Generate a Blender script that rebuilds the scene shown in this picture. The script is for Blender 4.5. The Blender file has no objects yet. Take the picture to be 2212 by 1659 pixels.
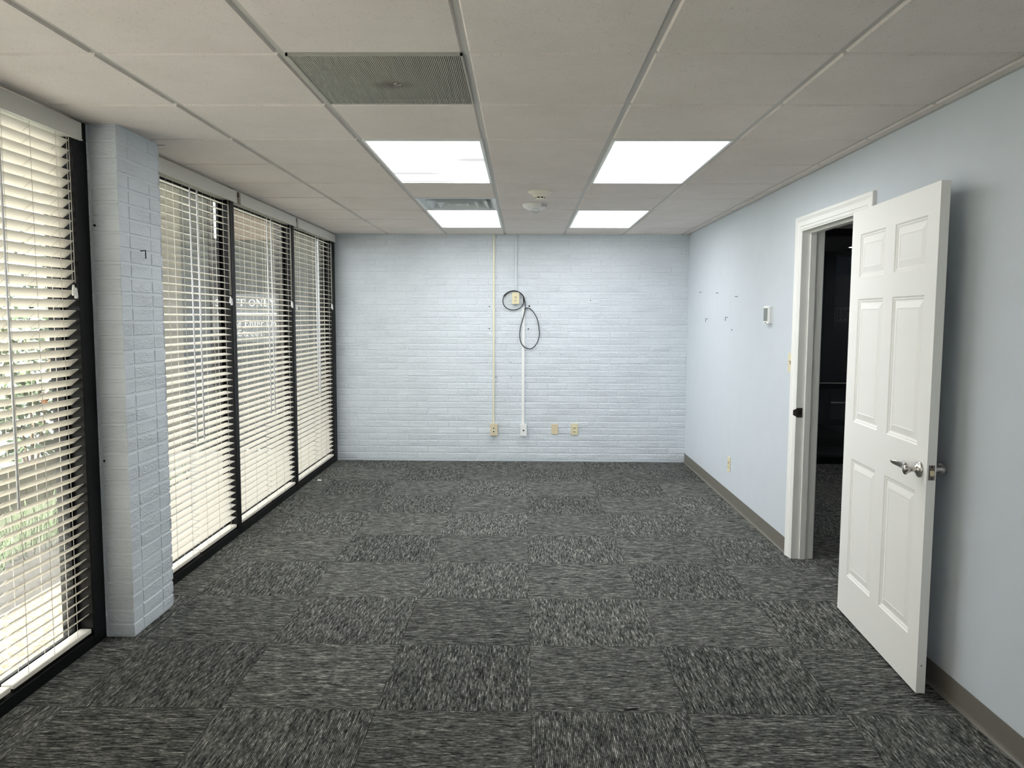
import bpy, bmesh, math, random
from mathutils import Vector, Matrix
random.seed(7)
C = bpy.context.scene.collection
PI = math.pi
# ------------------------------------------------------------------ dimensions (metres)
H = 2.376            # ceiling tile face
BY = 8.085           # brick end wall
XR = 1.712           # right wall
XF = -1.965          # face of the black window frames
REAR = -3.2
T = 0.6096           # ceiling module
CX0, CY0 = -1.4118, 2.6067
FT, FX0, FY0 = 0.6032, 0.0393, 2.8646   # carpet tile module

# ------------------------------------------------------------------ materials
def lin(r, g, b):
    f = lambda c: (c/255/12.92) if c/255 <= .04045 else ((c/255+.055)/1.055)**2.4
    return (f(r), f(g), f(b), 1)

class NT:
    def __init__(s, name):
        s.m = bpy.data.materials.new(name); s.m.use_nodes = True
        s.t = s.m.node_tree; s.n = s.t.nodes; s.l = s.t.links
        s.b = s.n['Principled BSDF']; s.out = s.n['Material Output']
    def new(s, typ, **kw):
        nd = s.n.new(typ)
        for k, v in kw.items(): setattr(nd, k, v)
        return nd
    def link(s, a, b): s.l.new(a, b)
    def val(s, sock, v): sock.default_value = v
    def math(s, op, a, b=None, c=None):
        nd = s.new('ShaderNodeMath', operation=op)
        for i, v in enumerate((a, b, c)):
            if v is None: continue
            if isinstance(v, (int, float)): nd.inputs[i].default_value = v
            else: s.link(v, nd.inputs[i])
        return nd.outputs[0]
    def pos(s):
        return s.new('ShaderNodeNewGeometry').outputs['Position']
    def mapping(s, vec, scale=(1, 1, 1), loc=(0, 0, 0), rot=(0, 0, 0)):
        m = s.new('ShaderNodeMapping'); s.link(vec, m.inputs[0])
        m.inputs['Scale'].default_value = scale; m.inputs['Location'].default_value = loc; m.inputs['Rotation'].default_value = rot
        return m.outputs[0]
    def noise(s, vec, scale=1, detail=2, rough=.5, dist=0):
        n = s.new('ShaderNodeTexNoise'); s.link(vec, n.inputs['Vector'])
        n.inputs['Scale'].default_value = scale; n.inputs['Detail'].default_value = detail
        n.inputs['Roughness'].default_value = rough; n.inputs['Distortion'].default_value = dist
        return n.outputs['Fac']
    def ramp(s, fac, stops):
        r = s.new('ShaderNodeValToRGB'); s.link(fac, r.inputs[0])
        e = r.color_ramp.elements
        while len(e) < len(stops): e.new(.5)
        for el, (p, c) in zip(e, stops):
            el.position = p; el.color = c if len(c) == 4 else (*c, 1)
        return r.outputs[0]
    def bump(s, h, strength=.3, dist=.01):
        b = s.new('ShaderNodeBump'); s.link(h, b.inputs['Height'])
        b.inputs['Strength'].default_value = strength; b.inputs['Distance'].default_value = dist
        s.link(b.outputs[0], s.b.inputs['Normal'])

def plain(name, col, rough=.5, metal=0, spec=.5, noise=0, nscale=40, bump=0):
    k = NT(name)
    k.b.inputs['Roughness'].default_value = rough; k.b.inputs['Metallic'].default_value = metal
    k.b.inputs['Specular IOR Level'].default_value = spec
    k.b.inputs['Base Color'].default_value = col
    if noise or bump:
        f = k.noise(k.pos(), nscale, 4, .6)
        if noise:
            c = [max(0, v*(1-noise)) for v in col[:3]]; d = [min(1, v*(1+noise)) for v in col[:3]]
            k.link(k.ramp(f, [(.3, c), (.7, d)]), k.b.inputs['Base Color'])
        if bump: k.bump(f, bump, .002)
    return k.m

M = {}
PAINT = lin(214, 221, 227)
M['wall'] = plain('wall_paint', PAINT, .6, noise=.015, nscale=6, bump=.02)
M['wall_right'] = plain('wall_paint_smooth', lin(204, 211, 218), .6, noise=.015, nscale=6, bump=.02)
M['white'] = plain('white_gloss_paint', lin(242, 242, 238), .35)
M['door'] = None
M['black'] = plain('black_anodised_frame', lin(7, 7, 9), .45, spec=.22)
M['darkwood'] = plain('dark_exterior_frame', lin(34, 30, 30), .5)
M['ivory'] = plain('ivory_plastic', lin(224, 214, 180), .4)
M['ivory_pale'] = plain('pale_ivory_plastic', lin(226, 224, 202), .4)
M['beige'] = plain('beige_plastic', lin(220, 205, 174), .4)
M['white_plastic'] = plain('white_plastic', lin(240, 240, 238), .4)
M['painted_raceway'] = plain('painted_raceway', lin(206, 214, 218), .5)
M['hole'] = plain('dark_slot', lin(14, 14, 14), .7)
M['slot'] = plain('shadowed_slot', lin(120, 106, 78), .6)
M['cable'] = plain('black_cable_rubber', lin(16, 16, 18), .45)
M['steel'] = plain('brushed_nickel', (.55, .53, .51, 1), .28, metal=1)
M['latch'] = plain('aged_steel_plate', (.22, .19, .17, 1), .45, metal=.8)
M['bronze'] = plain('dark_bronze_strike', lin(66, 62, 54), .45, metal=.5)
M['brass'] = plain('pale_brass', (.75, .65, .45, 1), .35, metal=.8)
M['base'] = plain('vinyl_cove_base', lin(112, 108, 100), .5, noise=.04, nscale=30)
M['slatw'] = None
M['cord'] = plain('white_cord', lin(214, 208, 196), .7)
M['wand'] = plain('clear_wand_plastic', lin(236, 236, 240), .15, spec=.8)
M['valance'] = plain('valance_white', lin(214, 212, 204), .5)
M['grid'] = plain('ceiling_grid_metal', lin(190, 187, 181), .45)
M['plenum'] = plain('dark_plenum', lin(18, 18, 18), .9)
M['lampframe'] = plain('white_enamel_frame', lin(226, 228, 226), .35)
M['diffmetal'] = plain('white_enamel_diffuser', lin(214, 220, 222), .35)
M['detector'] = plain('off_white_plastic', lin(232, 226, 212), .45)
M['strobe'] = plain('white_strobe_plastic', lin(236, 236, 232), .4)
M['red'] = plain('dark_red_print', lin(110, 30, 34), .6)
M['screen'] = plain('grey_lcd', lin(116, 122, 116), .25)
M['metal_nail'] = plain('dark_nail', lin(52, 52, 54), .5, metal=.6)
M['dirt'] = plain('dark_fleck', lin(60, 58, 56), .9)
M['paper'] = plain('white_paper', lin(240, 240, 236), .8)
M['fascia'] = plain('tan_fascia', lin(98, 80, 68), .7, noise=.1, nscale=9)
M['letter'] = plain('white_vinyl_letters', lin(245, 245, 240), .5)
M['frost'] = plain('frosted_film', lin(128, 138, 156), .6)
M['signfilm'] = plain('grey_sign_strip', lin(140, 132, 134), .6)
M['signink'] = plain('dark_sign_letters', lin(22, 20, 22), .6)
M['navy'] = plain('dark_navy_frame', lin(22, 24, 34), .45)
M['darkwall'] = plain('lobby_dark_wall', lin(58, 54, 54), .8, noise=.1, nscale=4)
M['bark'] = plain('stem_brown', lin(92, 74, 56), .8)
M['leafA'] = plain('green_leaf', lin(50, 66, 36), .5, noise=.35, nscale=9)
M['leafB'] = plain('variegated_leaf', lin(116, 122, 88), .5, noise=.25, nscale=12)
M['leafC'] = plain('dark_green_leaf', lin(34, 47, 30), .5, noise=.35, nscale=9)
M['orange'] = plain('orange_petal', lin(190, 110, 42), .5)
M['grass'] = plain('grass_blade', lin(66, 82, 52), .6, noise=.3, nscale=14)
M['fence'] = plain('cream_painted_slat', lin(96, 90, 76), .6)
M['asphalt'] = plain('grey_asphalt', lin(120, 126, 122), .9, noise=.12, nscale=20)
M['mulch'] = plain('dark_mulch', lin(44, 42, 39), .95, noise=.55, nscale=45, bump=.6)
M['lawn'] = plain('lawn_ground', lin(58, 64, 46), .9, noise=.3, nscale=16)
M['concrete'] = plain('shade_dark_concrete', lin(70, 70, 68), .9, noise=.06, nscale=14)  # dark tone puts the entry's shade into the slab colour
M['roofing'] = plain('roof_grey', lin(120, 118, 114), .9)
M['lattice'] = plain('grey_clad_wall', lin(46, 48, 46), .8, noise=.1, nscale=7)

def mk_glass(name, tint=(1, 1, 1, 1), refl=.06):
    k = NT(name)
    k.n.remove(k.b)
    tr = k.new('ShaderNodeBsdfTransparent'); tr.inputs[0].default_value = tint
    gl = k.new('ShaderNodeBsdfGlossy'); gl.inputs['Roughness'].default_value = .02
    fr = k.new('ShaderNodeFresnel')               # same reflectance from either face of the thin pane
    ge = k.new('ShaderNodeNewGeometry'); k.link(k.math('SUBTRACT', 1.45, k.math('MULTIPLY', ge.outputs['Backfacing'], 1.45-1/1.45)), fr.inputs[0])
    mx = k.new('ShaderNodeMixShader'); k.link(fr.outputs[0], mx.inputs[0])
    k.link(tr.outputs[0], mx.inputs[1]); k.link(gl.outputs[0], mx.inputs[2]); k.link(mx.outputs[0], k.out.inputs[0])
    return k.m
M['glass'] = mk_glass('window_glass', (.95, .97, .96, 1))
M['darkglass'] = mk_glass('tinted_glass', (.72, .76, .78, 1))
M['lens'] = mk_glass('clear_lens', (.93, .95, .95, 1))

# carpet: tiles laid quarter-turned, each a streaky grey and black tufted loop
def mk_carpet():
    k = NT('carpet_tile')
    sp = k.new('ShaderNodeSeparateXYZ'); k.link(k.pos(), sp.inputs[0])
    X, Y = sp.outputs[0], sp.outputs[1]
    u = k.math('DIVIDE', k.math('SUBTRACT', X, FX0), FT); v = k.math('DIVIDE', k.math('SUBTRACT', Y, FY0), FT)
    iu, iv = k.math('FLOOR', u), k.math('FLOOR', v)
    par = k.math('FLOORED_MODULO', k.math('ADD', iu, iv), 2.0)
    par = k.math('GREATER_THAN', par, .5)          # 1: pile runs along y
    inv = k.math('SUBTRACT', 1.0, par)
    along = k.math('ADD', k.math('MULTIPLY', Y, par), k.math('MULTIPLY', X, inv))
    across = k.math('ADD', k.math('MULTIPLY', X, par), k.math('MULTIPLY', Y, inv))
    tid = k.math('ADD', k.math('MULTIPLY', iu, 7.31), k.math('MULTIPLY', iv, 3.77))
    RW = 152                                       # tufted rows per metre
    row = k.math('FLOOR', k.math('MULTIPLY', across, RW))
    def streak(sa, off, det=1.5):
        cb = k.new('ShaderNodeCombineXYZ')
        k.link(k.math('ADD', k.math('MULTIPLY', along, sa), k.math('MULTIPLY', row, 17.37+off)), cb.inputs[0])
        k.link(k.math('MULTIPLY', row, 5.13+off), cb.inputs[1]); k.link(k.math('ADD', tid, off), cb.inputs[2])
        return k.noise(cb.outputs[0], 1, det, .6)
    cb = k.new('ShaderNodeCombineXYZ')
    k.link(k.math('MULTIPLY', along, 75), cb.inputs[0]); k.link(k.math('MULTIPLY', across, 520), cb.inputs[1]); k.link(tid, cb.inputs[2])
    soft = k.noise(cb.outputs[0], 1, 2, .6)
    f = k.math('ADD', k.math('MULTIPLY', streak(19, 0, 2.5), .6), k.math('MULTIPLY', soft, .40))
    wn = k.new('ShaderNodeTexWhiteNoise', noise_dimensions='1D'); k.link(tid, wn.inputs['W'])
    f = k.math('ADD', f, k.math('MULTIPLY', k.math('SUBTRACT', wn.outputs['Value'], .5), .03))
    rib = k.math('ABSOLUTE', k.math('SUBTRACT', k.math('FRACT', k.math('MULTIPLY', across, RW)), .5))
    col = k.ramp(f, [(.35, lin(24, 24, 24)), (.46, lin(84, 86, 83)), (.56, lin(130, 131, 127)), (.68, lin(214, 213, 204))])
    gap = k.ramp(rib, [(.20, (1, 1, 1)), (.45, (.2, .2, .2))])
    gm_ = k.new('ShaderNodeMix', data_type='RGBA', blend_type='MULTIPLY'); gm_.inputs['Factor'].default_value = 1
    k.link(col, gm_.inputs[6]); k.link(gap, gm_.inputs[7]); col = gm_.outputs[2]
    # thin dark butt joints
    fu, fv = k.math('FRACT', u), k.math('FRACT', v)
    e = lambda q: k.math('ABSOLUTE', k.math('SUBTRACT', q, .5))
    seam = k.math('GREATER_THAN', k.math('MAXIMUM', e(fu), e(fv)), .4978)
    mx = k.new('ShaderNodeMix', data_type='RGBA'); k.link(k.math('MULTIPLY', seam, .55), mx.inputs['Factor'])
    k.link(col, mx.inputs[6]); mx.inputs[7].default_value = lin(20, 20, 20)
    k.link(mx.outputs[2], k.b.inputs['Base Color'])
    k.b.inputs['Roughness'].default_value = 1; k.b.inputs['Specular IOR Level'].default_value = .1
    k.bump(k.math('ADD', k.math('MULTIPLY', f, 2), k.math('MULTIPLY', rib, -.8)), .55, .003)
    return k.m
M['carpet'] = mk_carpet()

def mk_tile():
    k = NT('mineral_fibre_tile'); p = k.pos()
    st = k.mapping(p, (200, 260, 60), rot=(0, 0, .5))
    f1 = k.noise(st, 1, 1.5, .5, .8)
    gate = k.noise(p, 22, 1, .5)
    spots = k.ramp(k.math('ADD', f1, k.math('MULTIPLY', gate, .16)), [(.72, (0, 0, 0)), (.78, (1, 1, 1))])
    base = k.ramp(k.noise(p, 3, 3, .6), [(.35, lin(222, 214, 208)), (.65, lin(228, 220, 215))])
    mx = k.new('ShaderNodeMix', data_type='RGBA'); k.link(k.math('MULTIPLY', spots, .42), mx.inputs['Factor'])
    k.link(base, mx.inputs[6]); mx.inputs[7].default_value = lin(138, 130, 120)
    k.link(mx.outputs[2], k.b.inputs['Base Color']); k.b.inputs['Roughness'].default_value = .95
    k.b.inputs['Specular IOR Level'].default_value = .15
    k.bump(k.noise(p, 260, 2, .6), .12, .002)
    return k.m
M['tile'] = mk_tile()

def mk_brick(name, col):
    k = NT(name); p = k.pos()
    w = k.noise(k.mapping(p, (22, 22, 74)), 1, 3, .55, 1.3)
    g = k.noise(k.mapping(p, (34, 34, 120), loc=(3, 1, 7)), 1, 2, .5, .6)
    a = k.noise(k.mapping(p, (3.1, 3.1, 9), loc=(5, 2, 1)), 1, 1, .5)
    amp = k.ramp(a, [(.38, (.25, .25, .25)), (.62, (1, 1, 1))])
    h = k.math('ADD', k.math('MULTIPLY', w, .8), k.math('MULTIPLY', g, .3))
    k.bump(k.math('MULTIPLY', h, amp), .85, .013)
    k.link(k.ramp(k.noise(p, 4, 3, .6), [(.35, [c*.97 for c in col[:3]]), (.65, [min(1, c*1.02) for c in col[:3]])]), k.b.inputs['Base Color'])
    k.b.inputs['Roughness'].default_value = .5
    return k.m
M['brick'] = mk_brick('painted_brick', PAINT)
M['mortar'] = plain('painted_mortar', PAINT, .6, noise=.02, nscale=60, bump=.25)

def mk_door():
    k = NT('door_white'); p = k.pos()
    n = k.noise(k.mapping(p, (160, 160, 7)), 1, 3, .6, .4)
    k.bump(n, .09, .002)
    k.b.inputs['Base Color'].default_value = lin(246, 245, 241); k.b.inputs['Roughness'].default_value = .42
    return k.m
M['door'] = mk_door()

def mk_slat():
    k = NT('blind_slat')
    k.b.inputs['Base Color'].default_value = lin(238, 234, 224); k.b.inputs['Roughness'].default_value = .45
    tl = k.new('ShaderNodeBsdfTranslucent'); tl.inputs[0].default_value = lin(240, 230, 212)
    mx = k.new('ShaderNodeMixShader'); mx.inputs[0].default_value = .14
    k.link(k.b.outputs[0], mx.inputs[1]); k.link(tl.outputs[0], mx.inputs[2]); k.link(mx.outputs[0], k.out.inputs[0])
    return k.m
M['slatw'] = mk_slat()

def mk_emit(name, col, s, streaks=None):
    k = NT(name); k.n.remove(k.b)
    em = k.new('ShaderNodeEmission'); em.inputs[0].default_value = col; em.inputs[1].default_value = s
    if streaks:                                   # grey streaks where the lens emits less
        sp = k.new('ShaderNodeSeparateXYZ'); k.link(k.pos(), sp.inputs[0])
        tot = None
        for cx, cy, rx, ry in streaks:
            dx = k.math('DIVIDE', k.math('SUBTRACT', sp.outputs[0], cx), rx); dy = k.math('DIVIDE', k.math('SUBTRACT', sp.outputs[1], cy), ry)
            d = k.math('ADD', k.math('MULTIPLY', dx, dx), k.math('MULTIPLY', dy, dy))
            q = k.math('MAXIMUM', k.math('SUBTRACT', 1.0, d), 0.0)
            tot = q if tot is None else k.math('ADD', tot, q)
        r = k.new('ShaderNodeMapRange'); k.link(tot, r.inputs[0]); r.inputs[1].default_value = 0; r.inputs[2].default_value = .35
        r.inputs[3].default_value = s; r.inputs[4].default_value = .56
        k.link(r.outputs[0], em.inputs[1])
    k.link(em.outputs[0], k.out.inputs[0])
    return k.m
LAMP = 6.0
LC = (.97, .99, 1, 1)
M['lamp'] = mk_emit('lamp_lens', LC, LAMP)
M['lamp_streak'] = mk_emit('lamp_lens_streaked', LC, LAMP, [(-.26, 4.32, .13, .05), (-.66, 4.72, .2, .045), (-.62, 4.99, .3, .03)])
M['lobbylamp'] = mk_emit('lobby_lamp', (1, 1, 1, 1), 4.0)
M['hallfill'] = mk_emit('hall_fill_lamp', (1, 1, 1, 1), 3.4)
M['stripglow'] = mk_emit('glowing_strip', (.93, 1, .93, 1), 1.6)

def mk_perf():
    k = NT('perforated_grey'); p = k.pos()
    d = k.mapping(p, (1/.15, 1/.1, 0), loc=(.4983/.15, -2.955/.1, 0))
    ln = k.new('ShaderNodeVectorMath', operation='LENGTH'); k.link(d, ln.inputs[0])
    n = k.noise(p, 9, 2, .5)
    f = k.math('ADD', ln.outputs['Value'], k.math('MULTIPLY', n, .8))
    k.link(k.ramp(f, [(.35, lin(128, 120, 114)), (1.0, lin(178, 176, 168))]), k.b.inputs['Base Color'])
    k.b.inputs['Roughness'].default_value = .6
    return k.m
M['perf'] = mk_perf()

def mk_pebble():
    k = NT('pebble_path'); p = k.pos()
    v = k.new('ShaderNodeTexVoronoi'); k.link(p, v.inputs['Vector']); v.inputs['Scale'].default_value = 70
    sp = k.new('ShaderNodeSeparateColor'); k.link(v.outputs['Color'], sp.inputs[0])
    k.link(k.ramp(sp.outputs[0], [(.1, lin(78, 70, 54)), (.5, lin(98, 91, 74)), (.9, lin(114, 109, 95))]), k.b.inputs['Base Color'])
    k.b.inputs['Roughness'].default_value = .9
    return k.m
M['pebble'] = mk_pebble()

def mk_plank():
    k = NT('dark_vinyl_plank'); p = k.pos()
    n = k.noise(k.mapping(p, (2, 26, 1)), 1, 4, .6)
    k.link(k.ramp(n, [(.3, lin(52, 48, 46)), (.5, lin(94, 90, 86)), (.7, lin(134, 130, 124))]), k.b.inputs['Base Color'])
    k.b.inputs['Roughness'].default_value = .5
    return k.m
M['plank'] = mk_plank()

def mk_tanwall():
    k = NT('tan_lap_wall'); p = k.pos()
    sp = k.new('ShaderNodeSeparateXYZ'); k.link(p, sp.inputs[0])
    n = k.noise(k.mapping(p, (2, 2, 30)), 1, 3, .6)
    k.link(k.ramp(n, [(.3, lin(84, 79, 70)), (.7, lin(110, 104, 93))]), k.b.inputs['Base Color'])
    k.b.inputs['Roughness'].default_value = .9
    return k.m
M['tan'] = mk_tanwall()

# ------------------------------------------------------------------ mesh builder
class MB:
    def __init__(s): s.v = []; s.f = []; s.mi = []; s.sm = []
    def add(s, vs, fs, mi=0, smooth=False):
        o = len(s.v); s.v += [tuple(v) for v in vs]
        for f in fs: s.f.append([i+o for i in f]); s.mi.append(mi); s.sm.append(smooth)
        return s
    def box(s, x0, x1, y0, y1, z0, z1, mi=0):
        x0, x1 = min(x0, x1), max(x0, x1); y0, y1 = min(y0, y1), max(y0, y1); z0, z1 = min(z0, z1), max(z0, z1)
        v = [(x0,y0,z0),(x1,y0,z0),(x1,y1,z0),(x0,y1,z0),(x0,y0,z1),(x1,y0,z1),(x1,y1,z1),(x0,y1,z1)]
        return s.add(v, [(0,3,2,1),(4,5,6,7),(0,1,5,4),(1,2,6,5),(2,3,7,6),(3,0,4,7)], mi)
    def frustum(s, base, top, mi=0, cap0=True):
        n = len(base)
        fs = [[i, (i+1) % n, n+(i+1) % n, n+i] for i in range(n)] + [list(range(n, 2*n))]
        if cap0: fs.append(list(range(n-1, -1, -1)))
        return s.add(list(base)+list(top), fs, mi)
    def quad(s, a, b, c, d, mi=0): return s.add([a, b, c, d], [(0,1,2,3)], mi)
    def tube(s, pts, r, n=8, mi=0, smooth=True, caps=True):
        pts = [Vector(p) for p in pts]; rings = []
        up = Vector((0,0,1))
        t0 = (pts[1]-pts[0]).normalized()
        if abs(t0.dot(up)) > .9: up = Vector((1,0,0))
        nrm = t0.cross(up).normalized()
        vs = []
        for i, p in enumerate(pts):
            t = ((pts[min(i+1, len(pts)-1)]-pts[max(i-1, 0)])).normalized()
            nrm = (nrm - t*nrm.dot(t)).normalized(); b = t.cross(nrm)
            rr = r[i] if isinstance(r, (list, tuple)) else r
            vs += [p + (nrm*math.cos(2*PI*j/n)+b*math.sin(2*PI*j/n))*rr for j in range(n)]
        fs = [[i*n+j, i*n+(j+1) % n, (i+1)*n+(j+1) % n, (i+1)*n+j] for i in range(len(pts)-1) for j in range(n)]
        s.add(vs, fs, mi, smooth)
        if caps:
            s.f.append([len(s.v)-len(vs)+j for j in range(n-1, -1, -1)]); s.mi.append(mi); s.sm.append(False)
            s.f.append([len(s.v)-n+j for j in range(n)]); s.mi.append(mi); s.sm.append(False)
        return s
    def lathe(s, prof, origin, axis='z', n=32, mi=0, smooth=True):
        # prof: (radius, offset along axis)
        ox, oy, oz = origin; vs = []
        for r, h in prof:
            for j in range(n):
                c, q = r*math.cos(2*PI*j/n), r*math.sin(2*PI*j/n)
                vs.append({'z': (ox+c, oy+q, oz+h), 'x': (ox+h, oy+c, oz+q), 'y': (ox+q, oy+h, oz+c)}[axis])
        fs = [[i*n+j, i*n+(j+1) % n, (i+1)*n+(j+1) % n, (i+1)*n+j] for i in range(len(prof)-1) for j in range(n)]
        fs += [list(range(n-1, -1, -1)), [(len(prof)-1)*n+j for j in range(n)]]
        return s.add(vs, fs, mi, smooth)
    def xform(s, m, start=0):
        for i in range(start, len(s.v)): s.v[i] = tuple(m @ Vector(s.v[i]))
        return s
    def build(s, name, mats, parent=None, loc=None, bevel=0, fixn=True):
        me = bpy.data.meshes.new(name)
        off = Vector(loc) if loc else Vector((0,0,0))
        top = parent
        while top is not None and top.parent is not None: top = top.parent
        if top is not None: off = Vector(top.location)
        base = off if (loc or parent is not None) else Vector((0,0,0))
        me.from_pydata([tuple(Vector(v)-base) for v in s.v], [], s.f)
        for m in (mats if isinstance(mats, (list, tuple)) else [mats]): me.materials.append(m)
        for p, mi, sm in zip(me.polygons, s.mi, s.sm): p.material_index = mi; p.use_smooth = sm
        if fixn:
            bm = bmesh.new(); bm.from_mesh(me); bmesh.ops.recalc_face_normals(bm, faces=bm.faces); bm.to_mesh(me); bm.free()
        o = bpy.data.objects.new(name, me); C.objects.link(o)
        if parent is not None: o.parent = parent
        elif loc: o.location = loc; o.matrix_world = Matrix.Translation(loc)
        if bevel:
            b = o.modifiers.new('bevel', 'BEVEL'); b.width = bevel; b.segments = 2; b.limit_method = 'ANGLE'; b.angle_limit = math.radians(40)
        return o

def tag(o, label, cat, group=None, kind=None):
    o['label'] = label; o['category'] = cat
    if group: o['group'] = group
    if kind: o['kind'] = kind
    return o
def thing(name, label, cat, loc, group=None, kind=None):
    o = bpy.data.objects.new(name, None); C.objects.link(o); o.empty_display_size = .05
    o.location = loc; o.matrix_world = Matrix.Translation(loc)
    return tag(o, label, cat, group, kind)
def struct(o, label, cat): return tag(o, label, cat, None, 'structure')
def dup_tree(o, loc, label=None, group=None):
    r = o.copy(); C.objects.link(r); r.location = loc
    if label: r['label'] = label
    for ch in list(o.children):
        c = ch.copy(); C.objects.link(c); c.parent = r
        for g in list(ch.children):
            d = g.copy(); C.objects.link(d); d.parent = c
    return r

# ------------------------------------------------------------------ room shell
fl = MB().box(-2.15, 4.4, REAR-.15, BY+.0, -.12, 0)
struct(fl.build('floor', M['carpet']), 'charcoal and grey streaked carpet tiles laid quarter-turned', 'floor')

def brick_field(mb, P, nu, nv, u0, u1, z0, z1, normal_out, course=.0677, blen=.2117, joints=None, depth=.0042, mort=.0095, first=0):
    """P(u, z, d) -> world point d metres proud of the mortar plane"""
    nrow = int(math.ceil((z1-z0)/course))
    rnd = random.Random(3)
    for r in range(nrow):
        a, b = z1-(r+1)*course, z1-r*course
        a = max(a, z0)
        if b-a < .012: continue
        if joints: us = joints
        else:
            sh = (blen/2 if (r+first) % 2 else 0) + rnd.uniform(-.006, .006)
            us = [u0]; x = u0+sh
            if sh < .03: x += blen
            while x < u1-.03: us.append(x); x += blen+rnd.uniform(-.002, .002)
            us.append(u1)
        for i in range(len(us)-1):
            p, q = us[i]+mort/2*(i > 0), us[i+1]-mort/2*(i < len(us)-2)
            zb, zt = a+mort/2, b-mort/2
            e = .0045; d = depth+rnd.uniform(-.0012, .0015)
            j = lambda: rnd.uniform(-.0009, .0009)
            base = [P(p, zb, 0), P(q, zb, 0), P(q, zt, 0), P(p, zt, 0)]
            top = [P(p+e*(i > 0)+j(), zb+e+j(), d), P(q-e*(i < len(us)-2)+j(), zb+e+j(), d), P(q-e*(i < len(us)-2)+j(), zt-e+j(), d+j()), P(p+e*(i > 0)+j(), zt-e+j(), d+j())]
            mb.frustum(base, top, 1, cap0=False)

wb = MB().box(-2.15, 1.86, BY+.0032, BY+.16, -.12, 2.6)
brick_field(wb, lambda u, z, d: (u, BY-d+.004, z), 0, 0, -1.957, XR, 0.004, H+.012, None)
struct(wb.build('wall_back', [M['mortar'], M['brick']]), 'white painted brick end wall', 'wall')

# right wall with the door opening
YN, YF, ZT = 3.925, 4.812, 2.052
wr = MB()
wr.box(XR, XR+.127, REAR, YN-.02, 0, 2.55); wr.box(XR, XR+.127, YF+.02, BY, 0, 2.55); wr.box(XR, XR+.127, YN-.02, YF+.02, ZT+.02, 2.55)
struct(wr.build('wall_right', M['wall_right']), 'smooth pale blue-grey wall with the doorway', 'wall')
struct(MB().box(-2.15, XR+.127, REAR-.15, REAR, -.12, 2.55).build('wall_rear', M['wall']), 'plain wall behind the viewer', 'wall')
# left wall behind the last window, and what is above and outside the windows
wl = MB().box(-2.15, XF-.01, REAR, -.46, 0, 2.6)
struct(wl.build('wall_left', M['wall']), 'plain wall beyond the nearest window', 'wall')
struct(MB().box(-2.15, -2.1, -.5, BY, 2.40, 2.75).build('wall_lintel', M['fascia']), 'wall above the windows', 'wall')

# brick pillar between the windows
PX0, PX1, PY0, PY1 = -2.13, -1.834, 3.519, 3.926
pl = MB().box(PX0, PX1-.002, PY0+.002, PY1-.002, 0, H+.005)
brick_field(pl, lambda u, z, d: (PX1+d-.003, u, z), 0, 0, PY0-.002, PY1+.002, .003, H-.008, None, joints=[PY0-.002, 3.609, 3.811, PY1+.002], mort=.008, depth=.0038)
brick_field(pl, lambda u, z, d: (u, PY0-d+.003, z), 0, 0, -1.99, PX1+.002, .003, H-.008, None, joints=[-1.99, -1.958, PX1+.002], first=1, mort=.008, depth=.0038)
brick_field(pl, lambda u, z, d: (u, PY1+d-.003, z), 0, 0, -1.99, PX1+.002, .003, H-.008, None, joints=[-1.99, PX1+.002])
struct(pl.build('pillar', [M['mortar'], M['brick']]), 'painted brick pillar between the windows', 'pillar')

# ------------------------------------------------------------------ ceiling
lights = {(1, -8), (1, -7), (3, -8), (3, -7), (1, 2), (1, 3), (3, 2), (3, 3), (1, 6), (1, 7), (3, 6), (3, 7)}
skip = lights | {(1, 0), (1, 5)}
ct = MB().box(-2.15, XR+.12, REAR, BY+.1, H+.05, H+.09)
g = .012
for c in range(-1, 6):
    for r in range(-9, 9):
        if (c, r) in skip: continue
        x0, x1 = CX0+c*T+g, CX0+(c+1)*T-g; y0, y1 = CY0+r*T+g, CY0+(r+1)*T-g
        x0 = max(x0, -1.962); x1 = min(x1, XR-.001); y1 = min(y1, BY-.001); y0 = max(y0, REAR)
        if c == 5: x1 = XR-.02
        dz = random.uniform(-.0012, .0012); e = .0045
        up = [(x0-.003,y0-.003,H+.010),(x1+.003,y0-.003,H+.010),(x1+.003,y1+.003,H+.010),(x0-.003,y1+.003,H+.010)]
        dn = [(x0+e,y0+e,H+dz),(x1-e,y0+e,H+dz),(x1-e,y1-e,H+dz),(x0+e,y1-e,H+dz)]
        ct.frustum(up, dn)
ceil = ct.build('ceiling', M['tile']); struct(ceil, 'suspended ceiling of speckled off-white square tiles', 'ceiling')
gr = MB()
for c in range(0, 6):
    x = CX0+c*T; gr.box(x-.012, x+.012, REAR, BY, H+.0075, H+.03)
for r in range(-8, 9):
    y = CY0+r*T; gr.box(-1.965, XR, y-.012, y+.012, H+.008, H+.03)
gr.box(XR-.02, XR, REAR, BY, H+.004, H+.03); gr.box(-1.965, XR, BY-.02, BY, H+.004, H+.012)
gr.build('ceiling_grid', M['grid'], ceil)
MB().frustum([(-1.852, 3.944, H+.003), (-1.806, 3.944, H+.003), (-1.812, 3.952, H+.003), (-1.852, 3.954, H+.003)], [(-1.852, 3.944, H-.0015), (-1.806, 3.944, H-.0015), (-1.812, 3.952, H-.0015), (-1.852, 3.954, H-.0015)]).build('gap_sliver', M['hole'], ceil)  # thin dark sliver marking a gap at the tile edge
struct(MB().box(-1.966, -1.944, REAR, BY, H-.004, H+.004).build('trim_1', M['grid']), 'thin wall angle along the ceiling over the windows', 'trim')

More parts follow.
